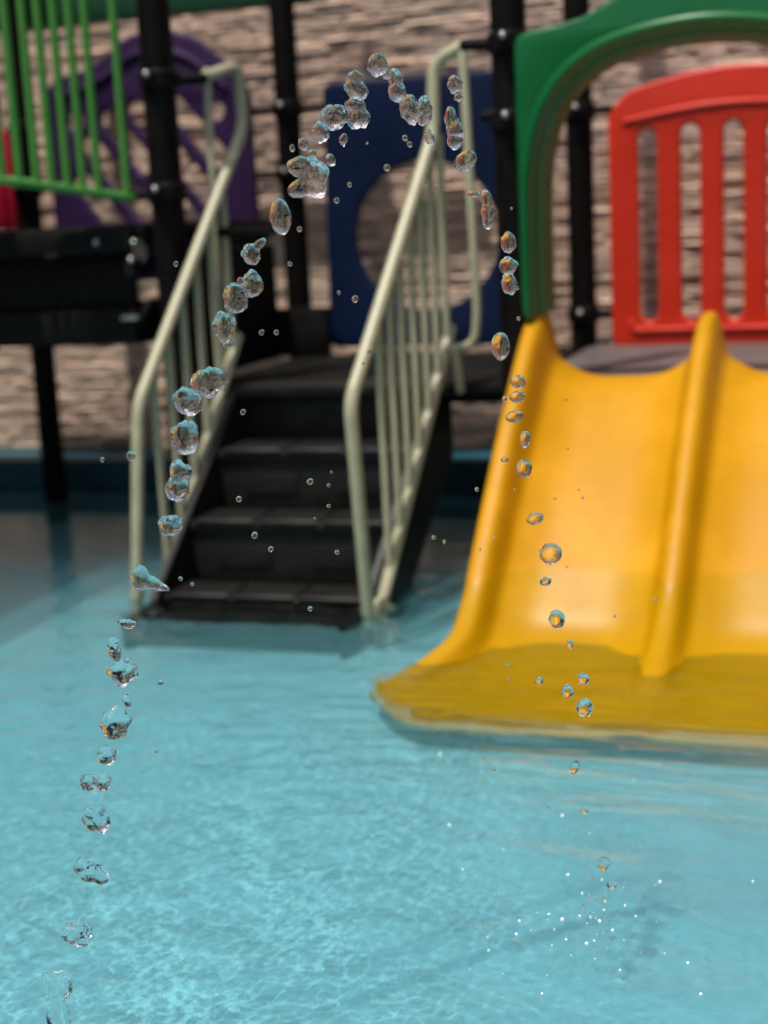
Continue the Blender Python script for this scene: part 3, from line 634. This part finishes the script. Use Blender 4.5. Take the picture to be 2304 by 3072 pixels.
drop(815, 140, 44, 46, 'topmost drop of the whole jet, in front of the stone wall', group=G2, rough=.2)
drop(836, 160, 22, 26, 'small drop stuck to the lower right of the topmost drop', group=G2, sub=3)
drop(855, 186, 0, 0, 'long drop just right of and below the topmost drop', group=G2, lobes=[(0, -20, 19, 20, 0), (2, 14, 22, 26, 0)], rough=.22)
drop(886, 238, 46, 58, 'lobed drop on the navy panel left of the right handrail', .2, group=G2, rough=.25)
drop(916, 240, 34, 64, 'narrow upright drop touching the right handrail post', group=G2, rough=.25)
drop(928, 297, 22, 34, 'small ring like drop on the bend of the right handrail', .3, group=G2, sub=3)
drop(982, 182, 32, 38, 'small round drop between the two upright tubes of the right railing', group=G3)
drop(990, 211, 20, 16, 'flat bead just below the small round drop between the railing tubes', group=G3, sub=3)
drop(978, 278, 0, 0, 'bright white ragged drop between the tubes of the right railing', group=G3, lobes=[(-6, -28, 16, 20, 0), (4, 4, 20, 26, 0), (2, 30, 20, 16, 0)], rough=.25)
drop(1006, 347, 54, 40, 'oval drop tilted up to the right above the round hole of the navy panel', .6, group=G3, rough=.1)
drop(1022, 420, 34, 14, 'thin flat sliver of water pointing left above a tall drop', group=G3, sub=3)
drop(1052, 452, 0, 0, 'tall slim drop at the right edge of the round hole', group=G3, lobes=[(0, -26, 17, 18, 0), (2, 8, 17, 26, 0), (2, 30, 15, 16, 0)], rough=.2)
drop(1098, 524, 34, 46, 'orange tinted drop with a bright foot in front of the black front post', group=G3, rough=.12)
drop(1098, 574, 38, 38, 'upper of two touching drops in front of the black front post', .6, group=G3, rough=.2)
drop(1100, 613, 34, 48, 'lower of two touching drops in front of the black front post', .1, group=G3, rough=.2)
drop(1117, 622, 9, 9, 'tiny bead beside the lower of the touching drops', group=G3, sub=3)
drop(1081, 748, 40, 60, 'egg shaped drop with a blue top left of the top of the yellow slide', group=G3, rough=.08)
drop(1119, 825, 34, 28, 'upper of three stacked drops over the left edge of the slide', -.4, group=G3, rough=.1)
drop(1117, 857, 34, 26, 'middle of three stacked drops over the left edge of the slide', group=G3, rough=.1)
drop(1090, 862, 11, 13, 'bright tiny bead left of the middle stacked drop', group=G3, sub=3)
drop(1111, 900, 40, 26, 'flat oval drop, lowest of the three stacked over the slide edge', .15, group=G3, rough=.08)
drop(1134, 948, 22, 38, 'slim upright drop over the left slide edge above a round one', -.1, group=G3, rough=.12)
drop(1091, 993, 17, 13, 'tiny flat bead on the outer edge of the slide', group=G3, sub=3)
drop(1132, 1012, 36, 40, 'round bright drop on the inner side of the left slide edge', group=G3, rough=.08)
drop(1156, 1120, 38, 26, 'flat tilted oval drop over the left slide lane', .25, group=G3, rough=.08)
drop(1190, 1196, 48, 46, 'largest round drop over the left slide lane', group=G3, rough=.1)
drop(1179, 1256, 24, 20, 'small drop under the largest round drop over the slide lane', group=G3, sub=3)
drop(1203, 1337, 34, 42, 'round drop with a dark ring low over the slide lane', group=G3, rough=.08)
drop(1232, 1390, 13, 22, 'tiny upright bead low over the slide lane', group=G3, sub=3)
drop(1260, 1467, 24, 27, 'small drop, upper right of the four near the slide end', .3, group=G3, sub=3)
drop(1226, 1494, 26, 30, 'small drop, middle of the four near the slide end', -.4, group=G3, sub=3)
drop(1263, 1528, 32, 40, 'drop with a bright foot, lowest of the four near the slide end', group=G3)
drop(1165, 1470, 20, 18, 'faint small drop, leftmost of the four near the slide end', group=G3, sub=3)
drop(1241, 1658, 20, 32, 'slanted drop just in front of the slide end over open water', -.4, group=G3, sub=3)
drop(1262, 1748, 20, 18, 'bright bead midway between the slide end and the splash', group=G3, sub=3)
drop(1304, 1866, 26, 32, 'slanted drop just above the splash', -.5, group=G3, sub=3)
drop(1322, 1910, 22, 18, 'bright squat bead at the top of the splash', group=G3, sub=3)
drop(1320, 2008, 22, 42, 'upright drop in the middle of the splash', group=G3, sub=3)
# small stray beads
def beads(L_, head, group, dd=0.06):
    for (x, y, s, where) in L_: drop(x, y, s, s * random.uniform(.95, 1.25), head + ' ' + where, random.uniform(-1, 1), group=group, sub=2, dd=random.uniform(-dd, dd), rough=.1)
beads([(670, 1040, 14, 'brightest and largest, over the middle riser'), (516, 1078, 13, 'over the left end of the third tread'), (550, 1156, 14, 'upper left of the two over the lowest riser'), (585, 1186, 12, 'lower right of the two over the lowest riser'), (728, 1193, 10, 'near the right railing over the lowest riser'), (670, 1315, 11, 'lowest of all, over the step under water'), (525, 890, 12, 'over the left end of the top riser'), (710, 1048, 8, 'right of the brightest bead, at its height'), (716, 1020, 7, 'highest of three right of the brightest bead'), (710, 1093, 9, 'lowest of three right of the brightest bead'), (785, 785, 7, 'over the deck by the right handrail'), (680, 1120, 6, 'over the third tread, its middle')], 'tiny bead before the black steps,', 'beads of spray before the steps')
beads([(755, 399, 11, 'right of the largest ragged blob'), (727, 433, 13, 'lower right of the largest ragged blob'), (836, 362, 16, 'on the upper left rim of the round hole'), (875, 298, 13, 'upper of two above the round hole'), (885, 312, 12, 'lower of two above the round hole'), (793, 309, 6, 'smallest, in the middle of the panel'), (767, 646, 15, 'largest, lower left of the round hole'), (732, 632, 9, 'at the lower left edge of the panel'), (797, 760, 9, 'at the bottom of the panel')], 'tiny bead before the navy panel,', 'beads of spray before the navy panel')
beads([(647, 495, 13, 'over the rear post, right of the egg shaped drop'), (626, 570, 11, 'over the rear post, below the egg shaped drop'), (380, 570, 11, 'over the dark gap left of the left handrail'), (565, 718, 12, 'left of the pair above the deck'), (597, 718, 12, 'right of the pair above the deck'), (290, 522, 11, 'over the end of the upper deck'), (390, 1250, 9, 'upper of two at the foot of the left stringer'), (415, 1262, 8, 'lower of two at the foot of the left stringer')], 'tiny bead before black parts,', 'beads of spray before black posts')
beads([(283, 985, 20, 'largest, touching the left railing post'), (221, 993, 11, 'left of the railing before the teal kerb'), (937, 1161, 10, 'left of two by the foot of the right railing'), (960, 1170, 8, 'right of two by the foot of the right railing'), (1030, 1057, 9, 'beside the slide before the teal kerb'), (1105, 450, 7, 'high on the front black post'), (1120, 688, 8, 'just above the top of the slide edge')], 'tiny bead before the dark background,', 'beads of spray beside the stairs')
beads([(1222, 863, 6, 'topmost in the lane'), (1226, 969, 6, 'second from the top in the lane'), (1250, 1058, 6, 'upper of a close pair in the lane'), (1258, 1075, 8, 'lower of a close pair in the lane'), (1199, 1077, 6, 'left of the close pair'), (1112, 1058, 6, 'below the bright round drop'), (1068, 1162, 7, 'upper of two on the left slide edge'), (1037, 1187, 6, 'lower of two on the left slide edge'), (1415, 1295, 8, 'on the middle ridge'), (1328, 1331, 7, 'left of the middle ridge, low'), (1098, 1437, 8, 'upper of two near the left corner'), (1100, 1465, 7, 'lower of two near the left corner'), (1165, 1190, 5, 'left of the largest round drop'), (1225, 1225, 5, 'lower right of the largest round drop')], 'tiny dark bead over the slide,', 'beads of spray over the slide')
beads([(347, 1474, 14, 'right of the squat frilled drop'), (338, 1622, 10, 'right of the large greyish drop, crescent like'), (153, 1802, 7, 'left of the trapezoid blob'), (1066, 1660, 10, 'brightest, left of the slanted drop'), (1184, 1742, 9, 'left of the bead midway to the splash'), (1256, 1772, 8, 'just under the bead midway to the splash'), (1284, 1660, 7, 'right of the slanted drop below the slide')], 'tiny bead over open water,', 'beads of spray over open water')
# splash: beads jumping just above the surface where the jet lands
M['glint'] = mat('painted_glint', (0.80, 0.86, 0.87), 0.12, 0.05, spec=0.6)  # plain white colour stands in for sun glints on the splash
for k in range(150):
    if k < 110: a = random.uniform(0, 6.28); rr = abs(random.gauss(0, 0.12)); x, y = land[0] - 0.03 + rr * math.cos(a) * 1.1, land[1] + 0.0 + rr * math.sin(a) * 1.5
    else: x, y = random.uniform(-0.95, -0.2), random.uniform(1.95, 3.1)
    fr_ = k % 2 == 0
    r = 0.0009 + 0.0026 * random.random() ** 2.2 if fr_ else random.uniform(0.0018, 0.0046); z = 0.001 if fr_ else random.uniform(0.004, 0.02 if k > 110 else 0.07)
    me = blob(2, [((0, 0, 0), (r, r, r * random.uniform(.9, 1.5)), 0)], k, .08); me.materials.append(M['glint'] if fr_ else M['drop']); me.shade_smooth()
    o = bpy.data.objects.new('glint_bubble' if fr_ else 'splash_bead', me); C.objects.link(o); o.location = (x, y, z)
    wh = 'where the falling jet lands' if k < 110 else 'scattered over the open water around the splash'
    tag(o, ('tiny white-painted froth bubble floating ' if fr_ else 'tiny clear airborne bead of splash ') + wh, 'bubble' if fr_ else 'water bead', ('froth bubbles ' if fr_ else 'beads of splash ') + wh)

# sunlight is refracted by the pool's surface and by the drops: real caustics
so.data.cycles.is_caustics_light = True
for o in C.objects:
    n = o.name.split('.')[0]
    if n == 'pool_water': o.cycles.is_caustics_caster = True
    elif n == 'pool_floor': o.cycles.is_caustics_receiver = True
